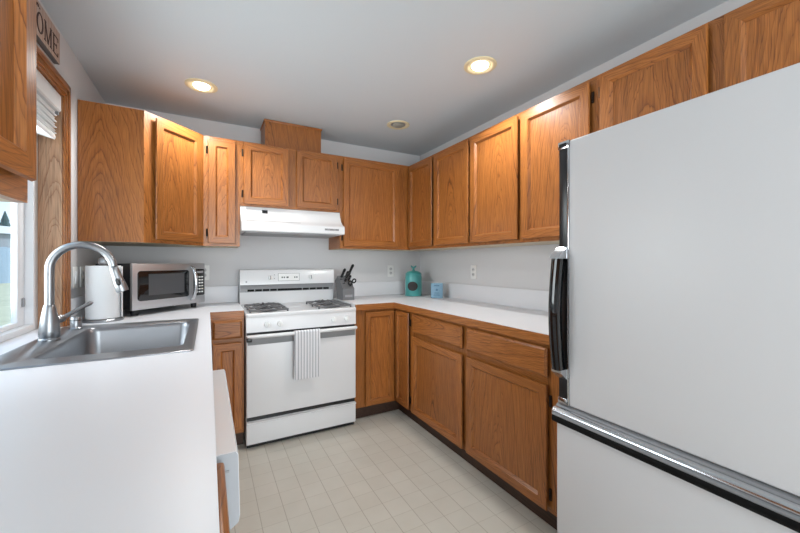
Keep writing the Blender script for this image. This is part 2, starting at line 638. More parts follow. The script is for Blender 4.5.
# pleated blind gathered at the head of the window
bl = thing('window_blind', 'white blind raised in a bunched stack at the top of the kitchen window', 'blind', (XL - .02, (WY0 + WY1) / 2, WZ1 - .001))
by0, by1 = WY0 + .005 - bl.location.y, WY1 - .004 - bl.location.y
v = MB('blind')
v.prism([(-.045, 0), (.012, 0), (.018, -.012), (.018, -.082), (.012, -.088), (-.045, -.088)], 'y', by0, by1)
v.build('valance', bl)
for i in range(9):
    z = -.092 - i * .0145
    k = MB('blind')
    sg = 1 if i % 2 else -1
    e = by1 - .022 - .010 * (i % 2) - random.uniform(0, .010)
    k.prism([(-.046, z - .0045), (.006 + .004 * sg, z - .0115 - .002 * sg), (.009 + .004 * sg, z - .0075 - .002 * sg), (-.046, z)], 'y', by0 + .02, e)
    k.build('slat', bl, smooth=0)
k = MB('blind')
k.prism([(-.052, -.222), (.012, -.240), (.016, -.230), (.012, -.214), (-.050, -.210)], 'y', by0 + .02, by1 - .06)
k.build('bottom_rail', bl)
k = MB('grey_pl'); k.box(-.02, .012, by1 - .012, by1 - .002, -.105, -.088, None, .002); k.build('bracket', bl)


# ------------------------------------------------------------------ cabinets
def door_mesh(w, h, t=.021, fr=.058):
    """frame and panel door; local origin at centre of its back face; front faces -y"""
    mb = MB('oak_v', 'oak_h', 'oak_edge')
    hx, hz = w / 2, h / 2
    spec = [(.016, 0.0), (.001, -.0115), (0, -.013), (.003, -t), (fr - .011, -t), (fr - .006, -t + .0060), (fr, -t + .0132), (fr, 0.0)]
    vs = []
    for ins, y in spec:
        vs.append([mb.bm.verts.new((sx * (hx - ins), y, sz * (hz - ins))) for sx, sz in ((-1, -1), (1, -1), (1, 1), (-1, 1))])
    for q, (a, b) in enumerate(zip(vs, vs[1:] + vs[:1])):
        for i in range(4):
            j = (i + 1) % 4
            fc = mb.bm.faces.new((a[i], a[j], b[j], b[i]))
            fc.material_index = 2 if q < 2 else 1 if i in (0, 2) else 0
    return mb


def hinge_mesh():
    mb = MB('bronze')
    mb.box(-.006, .006, -.006, .0, -.027, .027, None, .001)
    mb.tube([(0, -.008, -.022), (0, -.008, .022)], .0042, 8)
    return mb


def add_door(parent, x0, x1, z0, z1, hinge=None, y=0.0, rot=0.0, origin=None, fr=.058, name='door'):
    w, h = x1 - x0, z1 - z0
    loc = origin if origin else ((x0 + x1) / 2, y, (z0 + z1) / 2)
    loc = (loc[0] + .003 * math.sin(rot), loc[1] - .003 * math.cos(rot), loc[2])
    d = door_mesh(w, h, fr=fr).build(name, parent, loc, rot, smooth=20)
    p = MB('oak_panel')
    p.box(-w / 2 + fr - .006, w / 2 - fr + .006, -.0072, -.002, -h / 2 + fr - .006, h / 2 - fr + .006)
    p.build('panel', d, smooth=0)
    if hinge:
        hx = (w / 2 + .007) * (1 if hinge == 'r' else -1)
        for hz in (h / 2 - .075, -h / 2 + .075):
            hinge_mesh().build('hinge', d, (hx, .003, hz))
    return d


def add_drawer(parent, x0, x1, z0, z1, y=0.0):
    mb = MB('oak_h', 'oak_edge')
    w, h, t = x1 - x0, z1 - z0, .022
    hx, hz = w / 2, h / 2
    loops = []
    for ins, yy in ((.014, 0), (.001, -.0095), (0, -.013), (.013, -t)):
        loops.append([(sx * (hx - ins), yy, sz * (hz - ins)) for sx, sz in ((-1, -1), (1, -1), (1, 1), (-1, 1))])
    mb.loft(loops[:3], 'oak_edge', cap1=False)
    mb.loft(loops[2:], 'oak_h', cap0=False)
    bmesh.ops.remove_doubles(mb.bm, verts=mb.bm.verts[:], dist=1e-5)
    return mb.build('drawer_front', parent, ((x0 + x1) / 2, y - .003, (z0 + z1) / 2), 0, smooth=20)


def face_frame(parent, W, H, D, openings, z0=0.0, under=True, top=None):
    """carcass box behind a face frame; openings = list of (x0,x1,z0,z1) in local front coords"""
    ca = MB('oak_v', 'underside')
    ca.box(0.0, W, .019, D, z0, top or H)
    if under:
        ca.bm.faces.ensure_lookup_table()
        for f_ in ca.bm.faces:
            if f_.normal.z < -.5 or all(abs(v.co.z - z0) < 1e-5 for v in f_.verts):
                f_.material_index = 1
    ca.build('carcass', parent, smooth=0)
    xs = sorted(set([0.0, W] + [o[0] for o in openings] + [o[1] for o in openings]))
    fr = MB('oak_v', 'oak_h')
    zs_lo = min(o[2] for o in openings)
    zs_hi = max(o[3] for o in openings)
    fr.box(0, W, 0, .019, z0, zs_lo, 'oak_h')
    fr.box(0, W, 0, .019, zs_hi, H, 'oak_h')
    cols = sorted(set((o[0], o[1]) for o in openings))
    prev = 0.0
    for a, b in cols:
        fr.box(prev, a, 0, .019, zs_lo, zs_hi, 'oak_v')
        prev = b
        zz = sorted((o[2], o[3]) for o in openings if (o[0], o[1]) == (a, b))
        for q, r in zip(zz[:-1], zz[1:]):
            fr.box(a, b, 0, .019, q[1], r[0], 'oak_h')
    fr.box(prev, W, 0, .019, zs_lo, zs_hi, 'oak_v')
    fr.build('face_frame', parent, smooth=0)


ZB, ZT = 1.352, 2.131
YU, XU = 2.854, 1.644         # upper fronts (face frames)
UD0, UD1 = .020, .757         # door bottom / top above cabinet base
UG = 'oak wall cabinets above the worktop'

# --- corner diagonal wall cabinet
A2, B2 = Vector((-.3338, 2.5569)), Vector((-.0308, 2.8541))
cd = thing('corner_wall_cabinet', 'oak corner wall cabinet with a broad side panel and one angled door, left of the window end', 'cabinet', (A2.x, A2.y, ZB))
cd['label'] = 'oak diagonal corner wall cabinet above the microwave, broad grained side panel facing the window'


def L2(p):
    return (p[0] - A2.x, p[1] - A2.y)


poly = [(XL + .002, A2.y), (A2.x, A2.y), (B2.x, B2.y), (B2.x, YB - .002), (XL + .002, YB - .002)]
ca = MB('oak_wide', 'underside')
ca.prism([L2(p) for p in poly], 'z', 0, ZT - ZB)
for f_ in ca.bm.faces:
    if all(abs(v.co.z) < 1e-5 for v in f_.verts):
        f_.material_index = 1
ca.build('carcass', cd, smooth=0)
ang = math.atan2(B2.y - A2.y, B2.x - A2.x)
dl = (B2 - A2).length
n2 = Vector((math.sin(ang), -math.cos(ang)))
ff = MB('oak_v', 'oak_h')
H = ZT - ZB
ff.box(0, .05, -.004, .015, 0, H, 'oak_v').box(dl - .05, dl, -.004, .015, 0, H, 'oak_v')
ff.box(.05, dl - .05, -.004, .015, 0, .035, 'oak_h').box(.05, dl - .05, -.004, .015, H - .035, H, 'oak_h')
ff.build('face_frame', cd, (0, 0, 0), ang, smooth=0)
mid = (B2 - A2) * ((.058 + dl - .032) / 2 / dl) + n2 * .004
add_door(cd, .058, dl - .032, UD0, UD1, 'r', rot=ang, origin=(mid.x, mid.y, (UD0 + UD1) / 2))


def upper(name, label, loc, rot, W, doors, H=ZT - ZB, D=.316, z=(UD0, UD1), group=None):
    t = thing(name, label, 'cabinet', loc, rot, group)
    face_frame(t, W, H, D, [(a + .012, b - .012, z[0] + .012, z[1] - .012) for a, b, _ in doors])
    for a, b, hg in doors:
        add_door(t, a, b, z[0], z[1], hg)
    return t


# --- back wall
upper('wall_cabinet', 'narrow single-door oak wall cabinet between the corner cabinet and the range hood', (-.030, YU, ZB), 0, .236, [(.030, .206, 'l')], group=UG)
upper('wall_cabinet', 'short two-door oak wall cabinet directly above the white range hood', (.207, YU, 1.654), 0, .766, [(.024, .345, 'l'), (.404, .737, 'r')], H=ZT - 1.654, z=(.014, .466), group=UG)
upper('wall_cabinet', 'square-door oak wall cabinet right of the range hood, above the knife block', (.974, YU, ZB), 0, .978, [(.024, .553, 'l')], group=UG)

# --- right wall
upper('wall_cabinet', 'oak wall cabinet with two doors in the far right corner, above the teal canister', (XU, YU - .004, ZB), -PI / 2, .875, [(.014, .402, None), (.440, .868, 'r')], D=.314, group=UG)
upper('wall_cabinet', 'oak wall cabinet with two wide doors on the right wall, beside the fridge top', (XU, 1.974, ZB), -PI / 2, .924, [(.016, .450, None), (.481, .903, 'r')], D=.314, group=UG)
upper('wall_cabinet', 'shallow oak wall cabinet above the refrigerator', (XU, 1.049, 1.74), -PI / 2, .93, [(.028, .440, 'l'), (.486, .900, 'r')], H=ZT - 1.74, D=.314, z=(.02, .378), group=UG)
# --- left wall, nearest the camera
upper('wall_cabinet', 'oak wall cabinet at the left edge, in front of the window and beneath the sign', (-.327, .40, ZB + .002), PI / 2, .608, [(.030, .577, None)], D=.303, z=(.040, UD1), group=UG)

# --- boxed duct chase on top of the hood cabinet
dc = thing('duct_cover', 'small oak box rising to the ceiling on top of the hood cabinet', 'cabinet', (.391, 2.93, ZT))
k = MB('oak_v')
k.box(0, .443, 0, YB - 2.932, .001, ZC - ZT - .016)
k.build('box_panel', dc, smooth=0)
k = MB('oak_h')
k.box(-.008, .451, -.008, YB - 2.932, ZC - ZT - .016, ZC - ZT - .002, None, .003)
k.build('trim', dc)

# --- base cabinets
BZ0, BH = .100, .868


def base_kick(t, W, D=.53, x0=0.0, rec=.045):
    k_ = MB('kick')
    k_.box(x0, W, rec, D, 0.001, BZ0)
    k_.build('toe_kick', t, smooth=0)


def base(label, loc, rot, W, D, drawers, doors, kick=.045, top=None):
    t = thing('base_cabinet', label, 'cabinet', loc, rot, 'oak base cabinets')
    ops = [(a + .012, b - .012, z0 + .012, z1 - .012) for a, b, z0, z1 in drawers] + [(a + .012, b - .012, z0 + .012, z1 - .012) for a, b, z0, z1, _ in doors]
    face_frame(t, W, BH, D, ops, z0=BZ0, under=False, top=top)
    base_kick(t, W, D, rec=kick)
    for q in drawers:
        add_drawer(t, *q)
    for a, b, z0, z1, hg in doors:
        add_door(t, a, b, z0, z1, hg)
    return t


DZ0, DZ1, RZ0, RZ1 = .108, .680, .712, .848
XBF, YBF = 1.365, 2.580
base('oak base cabinet with drawer over door, second from the corner under the right worktop', (XBF, 2.322, 0), -PI / 2, .644, .58, [(.030, .622, RZ0, RZ1)], [(.022, .622, DZ0, DZ1, None)])
base('oak base cabinet with drawer over door, beside the refrigerator', (XBF, 1.676, 0), -PI / 2, .644, .58, [(.018, .586, RZ0, RZ1)], [(.018, .586, DZ0, DZ1, 'r')])
nr = base('narrow dark oak base cabinet with small drawer, left of the stove', (.012, YBF, 0), 0, .200, .585, [(.014, .188, .735, .855)], [(.014, .188, .125, .708, None)])

k = MB('oak_v'); k.box(-.0415, 0, 0, .019, BZ0, BH); k.build('filler_panel', nr, smooth=0)
cb = thing('corner_base_cabinet', 'oak corner base cabinet with two narrow folding doors, right of the stove', 'cabinet', (XBF, YBF, 0))
poly = [(.995, YBF), (XBF, YBF), (XBF, 2.324), (1.94, 2.324), (1.94, 3.150), (.995, 3.150)]
k = MB('oak_v')
k.prism([(p[0] - XBF, p[1] - YBF) for p in poly], 'z', BZ0, BH)
k.build('carcass', cb, smooth=0)
poly = [(.995, YBF + .045), (XBF + .045, YBF + .045), (XBF + .045, 2.324), (1.90, 2.324), (1.90, 3.10), (.995, 3.10)]
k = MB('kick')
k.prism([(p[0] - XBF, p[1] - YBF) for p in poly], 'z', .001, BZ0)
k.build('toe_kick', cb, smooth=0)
hz = (DZ0 + .848) / 2
hh = .848 - DZ0
add_door(cb, 0, .250, DZ0, .848, None, origin=(1.082 + .125 - XBF, 0, hz), fr=.050)
add_door(cb, 0, .212, DZ0, .848, 'r', rot=-PI / 2, origin=(0, 2.560 - .106 - YBF, hz), fr=.045)

# left run, facing +x
sb = base('oak sink base cabinet below the sink, behind the dishwasher', (-.030, 1.392, 0), PI / 2, .92, .585, [(.03, .445, RZ0, RZ1), (.475, .89, RZ0, RZ1)], [(.03, .445, DZ0, DZ1, 'l'), (.475, .89, DZ0, DZ1, 'r')], top=.70)
k = MB('oak_v'); k.box(.92, 1.205, 0, .019, BZ0, BH); k.build('filler_panel', sb, smooth=0)
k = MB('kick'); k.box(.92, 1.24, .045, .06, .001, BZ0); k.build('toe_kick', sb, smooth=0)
nb = base('oak base cabinet with its top drawer ajar, nearest the camera under the left worktop', (-.030, .285, 0), PI / 2, .466, .585, [], [(.018, .448, DZ0, DZ1, None)])
dr = MB('oak_h')
dr.box(-.224, .224, -.0185, 0, -.068, .068, None, .006)
d_ = dr.build('drawer_front', nb, (.233, -.0385, .792))
k = MB('underside')
k.box(-.20, .20, .0, .0375, -.055, .05)
k.build('drawer_box', d_)

# ------------------------------------------------------------------ worktops
CZ0, CZ1 = .868, .915
XLC, YLC = .012, 2.5954
SKX0, SKX1, SKY0, SKY1 = -.618, -.045, 1.467, 2.300
wt = thing('worktop', 'white laminate worktop with the sink in it, running along the window wall', 'worktop', (XLC, .26, 0))


def ob(mb, x0, x1, y0, y1, z0, z1, m=None, bev=0, o=(0, 0, 0)):
    mb.box(x0 - o[0], x1 - o[0], y0 - o[1], y1 - o[1], z0 - o[2], z1 - o[2], m, bev)


o = wt.location
k = MB('laminate')
hx0, hx1, hy0, hy1 = SKX0 + .03, SKX1 - .02, SKY0 + .03, SKY1 - .03
ob(k, XL + .001, XLC - .020, .26, hy0, CZ0, CZ1, o=o)
ob(k, XL + .001, hx0, hy0, hy1, CZ0, CZ1, o=o)
ob(k, hx1, XLC - .020, hy0, hy1, CZ0, CZ1, o=o)
ob(k, XL + .001, XLC - .020, hy1, YB - .001, CZ0, CZ1, o=o)
ob(k, XLC - .020, .214, YLC + .020, YB - .001, CZ0, CZ1, o=o)
ob(k, FX - .066, XL + .001, WY0 - .015, WY1 + .015, .876, CZ1, o=o)
ob(k, XLC - .020, XLC, .26, YLC, CZ1 - .003, CZ1, o=o)
ob(k, XLC - .020, .214, YLC, YLC + .020, CZ1 - .003, CZ1, o=o)
k.build('top', wt, smooth=0)
k = MB('oak_y', 'oak_h')
ob(k, XLC - .020, XLC, .26, YLC, CZ0, CZ1 - .003, 'oak_y', o=o)
ob(k, XLC - .020, .214, YLC, YLC + .020, CZ0, CZ1 - .003, 'oak_h', o=o)
k.build('edge_strip', wt, smooth=0)
k = MB('laminate')
ob(k, XL + .001, XL + .021, WY1 + .056, YB - .022, CZ1, 1.047, None, .003, o)
k.build('backsplash', wt)
k = MB('laminate'); ob(k, XL + .001, .214, YB - .021, YB - .001, CZ1, 1.047, None, .003, o); k.build('backsplash', wt)
k = MB('laminate'); ob(k, XL + .001, XL + .021, .26, WY0 - .078, CZ1, 1.047, None, .003, o); k.build('backsplash', wt)

XC, YC, YE = 1.3226, 2.5394, 1.022
rt = thing('worktop', 'white laminate worktop with oak edge along the right wall, between stove and refrigerator', 'worktop', (XC, YC, 0))
o = rt.location
k = MB('laminate')
ob(k, .994, XR - .001, YC + .020, YB - .001, CZ0, CZ1, o=o)
ob(k, XC + .020, XR - .001, YE, YC + .020, CZ0, CZ1, o=o)
ob(k, .994, XC + .020, YC, YC + .020, CZ1 - .003, CZ1, o=o)
ob(k, XC, XC + .020, YE, YC, CZ1 - .003, CZ1, o=o)
k.build('top', rt, smooth=0)
k = MB('oak_y', 'oak_h')
ob(k, .994, XC + .020, YC, YC + .020, CZ0, CZ1 - .003, 'oak_h', o=o)
ob(k, XC, XC + .020, YE, YC, CZ0, CZ1 - .003, 'oak_y', o=o)
k.build('edge_strip', rt, smooth=0)
k = MB('laminate')
ob(k, .994, XR - .001, YB - .021, YB - .001, CZ1, 1.047, None, .003, o)
k.build('backsplash', rt)
k = MB('laminate'); ob(k, XR - .021, XR - .001, YE, YB - .021, CZ1, 1.047, None, .003, o)
k.build('backsplash', rt)

# ------------------------------------------------------------------ sink and faucet
sk = thing('sink', 'stainless steel drop-in sink under the window', 'sink', ((SKX0 + SKX1) / 2, (SKY0 + SKY1) / 2, CZ1))
o = sk.location
bx0, bx1, by0, by1 = -.505, -.085, 1.575, 2.205


def LL(lp):
    return [p - Vector((o.x, o.y, o.z)) for p in lp]


z = CZ1
k = MB('steel')
k.loft([LL(rrect(SKX0, SKX1, SKY0, SKY1, .018, z + .0005)), LL(rrect(SKX0, SKX1, SKY0, SKY1, .018, z + .003)), LL(rrect(SKX0 + .004, SKX1 - .004, SKY0 + .004, SKY1 - .004, .016, z + .0055)),
        LL(rrect(SKX0 + .010, SKX1 - .010, SKY0 + .010, SKY1 - .010, .015, z + .004)),
        LL(rrect(bx0 - .004, bx1 + .004, by0 - .004, by1 + .004, .045, z + .003)), LL(rrect(bx0, bx1, by0, by1, .044, z - .002)),
        LL(rrect(bx0 + .003, bx1 - .003, by0 + .003, by1 - .003, .044, z - .02)), LL(rrect(bx0 + .012, bx1 - .012, by0 + .012, by1 - .012, .044, z - .150)),
        LL(rrect(bx0 + .024, bx1 - .024, by0 + .024, by1 - .024, .040, z - .168)), LL(rrect(bx0 + .05, bx1 - .05, by0 + .05, by1 - .05, .035, z - .174)),
        LL(rrect(-.345, -.245, 1.84, 1.94, .045, z - .177))], cap0=False)
k.build('basin', sk, smooth=50)
k = MB('chrome')
k.lathe([(.044, -.1768), (.044, -.1745), (.036, -.1735), (.034, -.1755), (.010, -.1755), (.008, -.172), (0.0, -.172)], -.295 - o.x, 1.89 - o.y)
k.build('drain', sk)

fx, fy = -.562, 1.93
fc = thing('faucet', 'brushed nickel pull-down kitchen faucet with high arched spout', 'faucet', (fx, fy, CZ1 + .0045))
k = MB('nickel')
k.lathe([(.034, 0), (.034, .006), (.031, .010), (.031, .014), (.033, .018), (.0325, .040), (.029, .075), (.024, .105), (.0195, .130), (.0175, .140), (.0165, .142)], 0, 0, 36)
k.build('base', fc)
pts = [(0, 0, .138), (0, 0, .20), (0, 0, .28)]
R = .102
for i in range(1, 25):
    a = PI - (PI - math.radians(6)) * i / 24
    pts.append((R + R * math.cos(a), 0, .285 + R * math.sin(a)))
k = MB('nickel')
k.tube(pts, .0150, 18)
k.build('spout', fc, smooth=60)
e0 = Vector(pts[-1])
dn = Vector((.30, 0, -1)).normalized()
rings = [(0, .0135), (.003, .016), (.02, .0168), (.045, .0182), (.08, .0215), (.105, .0235), (.112, .0225), (.113, .0)]
k = MB('nickel')
k.tube([e0 + dn * t for t, r in rings], [max(r, .001) for t, r in rings], 20)
sh = k.build('spray_head', fc, smooth=50)
k = MB('black')
c_ = e0 + dn * .068 + Vector((.0, -.0205, .0))
k.tube([c_ - dn * .016, c_ - dn * .010, c_ + dn * .010, c_ + dn * .016], [.004, .0085, .0085, .004], 12)
k.build('spray_button', sh)
k = MB('black')
k.tube([e0 - dn * .001, e0 + dn * .003], .0152, 18)
k.build('seal', sh)
k = MB('nickel')
k.tube([(.012, .012, .078), (.028, .028, .082), (.036, .036, .084)], [.017, .017, .012], 16)
k.tube([(.030, .030, .082), (.052, .050, .098), (.085, .080, .122), (.105, .095, .134), (.112, .100, .138)], [.009, .0085, .0085, .0095, .006], 12)
k.build('lever_handle', fc, smooth=60)

sd = thing('side_sprayer', 'short cylindrical brushed metal cap on the sink deck beside the faucet', 'dispenser', (-.552, 2.215, CZ1 + .0045))
k = MB('nickel')
k.lathe([(.026, 0), (.026, .004), (.022, .008), (.022, .052), (.020, .056), (.0, .056)])
k.build('cap', sd)
k = MB('black')
k.lathe([(.0225, .038), (.0225, .042)])
k.build('ring', sd)

# ------------------------------------------------------------------ paper towel
px, py = -.503, 2.480
ph = thing('paper_towel_holder', 'brushed metal upright paper towel holder behind the sink', 'holder', (px, py, CZ1 + .0005))
k = MB('nickel')
k.lathe([(.088, 0), (.089, .008), (.082, .014), (.030, .016), (.0, .016)], seg=40)
k.build('base', ph)
k = MB('nickel')
k.lathe([(.007, .016), (.007, .303), (.014, .304), (.020, .309), (.024, .318), (.0245, .328), (.021, .339), (.012, .347), (.0, .350)])
k.build('post', ph)
pr_ = thing('paper_towel_roll', 'full roll of white paper towel standing beside the microwave', 'paper towel', (px, py, CZ1 + .017))
k = MB('paper')
k.lathe([(.020, .0), (.074, .0), (.076, .003), (.076, .281), (.074, .284), (.020, .284)], seg=44, cap=False)
k.build('roll', pr_)
k = MB('paper')
a0 = math.radians(-20)
lp0, lp1 = [], []
for r in (.0765, .0785):
    for i in range(10):
        a = a0 + math.radians(7 * i)
        rr = r + .012 * max(0, 1 - i / 6.0)
        (lp0 if r < .077 else lp1).append((rr * math.cos(a), rr * math.sin(a)))
poly = lp0 + lp1[::-1]
k.prism(poly, 'z', .002, .280)
k.build('loose_sheet', pr_)

# ------------------------------------------------------------------ microwave
mw = thing('microwave', 'stainless microwave oven with black glass door set across the left corner', 'microwave', (-.388, 2.560, CZ1), PI / 4)
WM, DM, HM, z0 = .520, .305, .277, .036
k = MB('black')
k.box(0, WM, .02, DM, z0, z0 + HM, None, .004)
k.build('body', mw)
for x in (.05, WM - .05):
    for y in (.05, DM - .05):
        k = MB('black')
        k.lathe([(.017, 0.0005), (.019, .01), (.019, z0 + .002)], x, y, 16)
        k.build('foot', mw)
k = MB('steel_x')
k.box(0, WM, 0, .0195, z0, z0 + HM, None, .003)
fp = k.build('front_panel', mw)
k = MB('blackgloss')


def rr_xz(x0, x1, zz0, zz1, r, y, n=5):
    return [Vector((p.x, y, p.y)) for p in rrect(x0, x1, zz0, zz1, r, 0, n)]


k.loft([rr_xz(.030, .385, z0 + .052, z0 + .232, .018, .001), rr_xz(.030, .385, z0 + .052, z0 + .232, .018, -.0035), rr_xz(.033, .382, z0 + .055, z0 + .229, .016, -.005)])
dg = k.build('door_glass', mw)
M['mesh_win'] = mat('perforated_screen', lin(78, 78, 80), 0.3, coat=0.3)
k = MB('mesh_win')
k.box(.095, .345, -.0058, -.004, z0 + .082, z0 + .212)
k.build('screen', dg)
k = MB('blackgloss')
k.loft([rr_xz(.423, .514, z0 + .052, z0 + .238, .012, .001), rr_xz(.423, .514, z0 + .052, z0 + .238, .012, -.0035), rr_xz(.425, .512, z0 + .054, z0 + .236, .011, -.005)])
cp = k.build('control_panel', mw)
for i in range(6):
    for j in range(3):
        k = MB('white')
        k.box(.440 + j * .022, .455 + j * .022, -.0062, -.004, z0 + .072 + i * .021, z0 + .081 + i * .021)
        k.build('button', cp, smooth=0)
k = MB('grey_pl')
k.box(.446, .500, -.0062, -.004, z0 + .209, z0 + .224)
k.build('display', cp, smooth=0)
k = MB('chrome')
k.tube([(.402, .0, z0 + .028), (.402, -.022, z0 + .036), (.406, -.036, z0 + .085), (.408, -.040, z0 + .140), (.406, -.036, z0 + .195), (.402, -.022, z0 + .246), (.402, .0, z0 + .254)], [.010, .0115, .012, .012, .012, .0115, .010], 14)
k.build('door_handle', mw, smooth=60)

# ------------------------------------------------------------------ stove
SX0, SX1, SF = .2195, .987, 2.545
sv = thing('stove', 'white gas range with four burners between the two oak base cabinets', 'stove', (SX0, SF, 0))
WS = SX1 - SX0
k = MB('appl')
k.box(.002, WS - .002, 0, .60, .035, .872, None, .002)
k.build('body', sv)
k = MB('black')
k.box(.006, WS - .006, .004, .56, .0005, .035)
k.build('plinth', sv, smooth=0)
k = MB('appl')
k.loft([rrect(0, WS, -.030, .600, .010, .870), rrect(0, WS, -.034, .600, .012, .880), rrect(0, WS, -.034, .600, .012, .890), rrect(.004, WS - .004, -.028, .598, .012, .8965),
        rrect(.020, WS - .020, -.008, .520, .02, .8965), rrect(.032, WS - .032, .004, .505, .02, .890)])
ct = k.build('cooktop', sv)
k = MB('appl')
k.prism([(-.024, .770), (-.020, .869), (.02, .869), (.02, .770)], 'x', .001, WS - .001)
cpn = k.build('control_panel', sv)
for x in (.130, .214, .592, .692):
    mx = Matrix.Translation((x, -.023, .816)) @ Matrix.Rotation(PI / 2, 4, 'X')
    k = MB('white')
    k.lathe([(.019, 0), (.0185, .010), (.016, .018), (.0, .019)], seg=20, mx=mx)
    k.box(x - .0035, x + .0035, -.050, -.040, .800, .832, None, .002)
    k.build('knob', sv)
k = MB('appl')
k.box(.002, WS - .002, -.026, -.002, .210, .752, None, .006, 3)
dv = k.build('oven_door', sv)
k = MB('midgrey')
k.box(.010, WS - .010, -.029, -.0255, .688, .735)
k.build('trim_strip', dv, smooth=0)
k = MB('appl')
hl = [(.012, -.030, .744), (.014, -.058, .748), (.05, -.064, .749), (WS / 2, -.068, .749), (WS - .05, -.064, .749), (WS - .014, -.058, .748), (WS - .012, -.030, .744)]
k.tube(hl, .0125, 14)
hd = k.build('oven_handle', dv, smooth=60)
k = MB('black')
k.box(.000, .034, -.066, -.026, .715, .737, None, .005)
k.build('handle_bracket', dv)
k = MB('appl')
k.box(.002, WS - .002, -.026, -.002, .030, .172, None, .006, 3)
k.prism([(-.026, .164), (-.038, .170), (-.038, .178), (-.002, .184), (-.002, .164)], 'x', .004, WS - .004)
k.build('storage_drawer', sv)
k = MB('black')
k.box(.006, WS - .006, -.012, .0, .180, .213)  # black strip standing in for the shade between drawer and oven door
k.build('gap_shadow_strip', sv, smooth=0).name = 'gap_shade'
k = MB('black')
k.box(.006, WS - .006, -.014, .0, .752, .771)
k.build('vent_gap', sv, smooth=0)
# burners and grates
for ix, cx in enumerate((.152, .620)):
    for iy, cy in enumerate((.115, .300)):
        k = MB('iron', 'chrome')
        k.lathe([(.066, .8905), (.066, .8925), (.045, .892), (.040, .891)], cx, cy, 28, 'chrome')
        k.lathe([(.036, .892), (.036, .902), (.030, .908), (.0, .909)], cx, cy, 24, 'iron')
        k.build('burner', sv)
    g = MB('iron')
    gx0, gx1, gy0, gy1, gz = cx - .122, cx + .122, .022, .395, .917
    def bar(a, b, r=.0066):
        g.tube([a, b], r, 8)
    for y in (gy0, (gy0 + gy1) / 2, gy1):
        bar((gx0, y, gz - .008), (gx1, y, gz - .008))
    for x in (gx0, gx1):
        bar((x, gy0, gz - .008), (x, gy1, gz - .008))
        for y in (gy0, (gy0 + gy1) / 2, gy1):
            bar((x, y, gz - .008), (x, y, .892))
    for cy in (.115, .302):
        for a in range(4):
            an = PI / 4 + a * PI / 2
            ex = cx + .105 * math.cos(an) * 1.1
            ey = cy + .085 * math.sin(an) * 1.05
            g.tube([(ex, ey, gz - .006), (cx + .05 * math.cos(an), cy + .045 * math.sin(an), gz + .004), (cx + .022 * math.cos(an), cy + .022 * math.sin(an), gz)], .0068, 8)
        for sx in (-1, 1):
            g.tube([(cx + sx * .122, cy, gz - .006), (cx + sx * .07, cy, gz + .006), (cx + sx * .028, cy, gz)], .0068, 8)
        for sy in (-1, 1):
            g.tube([(cx, cy + sy * .09, gz - .006), (cx, cy + sy * .055, gz + .006), (cx, cy + sy * .028, gz)], .0068, 8)
    g.build('grate', sv)
# backguard
k = MB('appl')
y0 = 3.055 - SF
k.prism([(y0 + .020, .8965), (y0 + .020, 1.020), (y0 + .006, 1.045), (y0 - .006, 1.056), (y0 + .002, 1.160), (y0 + .012, 1.174), (y0 + .030, 1.178), (y0 + .080, 1.178), (y0 + .105, 1.16), (y0 + .105, .60), (.601, .60), (.601, .8965)], 'x', .002, WS - .002)
bg = k.build('backguard', sv)
k = MB('grey_pl')
k.prism([(y0 + .0185, .996), (y0 + .0185, 1.021), (y0 + .0045, 1.046), (y0 - .0075, 1.0555), (y0 + .03, 1.0555), (y0 + .03, .996)], 'x', .004, WS - .004)
k.build('grille_band', bg, smooth=0)
xs = [.055, .112, .170, .228, .286, .492, .552, .612, .672, .728]
for a, b in zip(xs[:-1], xs[1:]):
    k = MB('rubber')
    k.box(a + .003, b - .003, y0 + .0165, y0 + .030, 1.001, 1.018)
    k.build('vent_slot', bg, smooth=0)


def on_panel(mb, x0, x1, z0_, z1_, t=.0015, m=None):
    def yy(zq): return y0 - .006 + .008 * (zq - 1.056) / .104
    mb.prism([(yy(z0_) - t, z0_), (yy(z1_) - t, z1_), (yy(z1_) + .001, z1_), (yy(z0_) + .001, z0_)], 'x', x0, x1, m)


k = MB('white', 'midgrey')
on_panel(k, .290, .464, 1.082, 1.146, .0012, 'midgrey')
on_panel(k, .293, .461, 1.085, 1.143, .002, 'white')
cl = k.build('clock_panel', bg, smooth=0)
for x in (.317, .334, .357, .364, .420, .437):
    k = MB('black')
    on_panel(k, x, x + .010, 1.106, 1.118, .0028)
    k.build('marking', cl, smooth=0)
for x, r in ((.228, .019), (.560, .019)):
    mx = Matrix.Translation((x, y0 - .002, 1.112)) @ Matrix.Rotation(PI / 2, 4, 'X')
    k = MB('white', 'grey_pl')
    k.lathe([(r, 0), (r - .001, .012), (r - .004, .020), (.0, .021)], seg=22, mx=mx)
    k.box(x - .0035, x + .0035, y0 - .030, y0 - .018, 1.098, 1.128, 'grey_pl', .001)
    k.build('knob', bg)
for zz in (1.100, 1.130):
    k = MB('grey_pl')
    on_panel(k, .258, .265, zz, zz + .007, .003)
    k.build('indicator', bg, smooth=0)
k = MB('grey_pl')
mx = Matrix.Translation((.048, y0 - .0035, 1.080)) @ Matrix.Rotation(PI / 2, 4, 'X')
k.lathe([(.007, 0), (.007, .0012)], seg=16, mx=mx)
k.build('badge', bg)

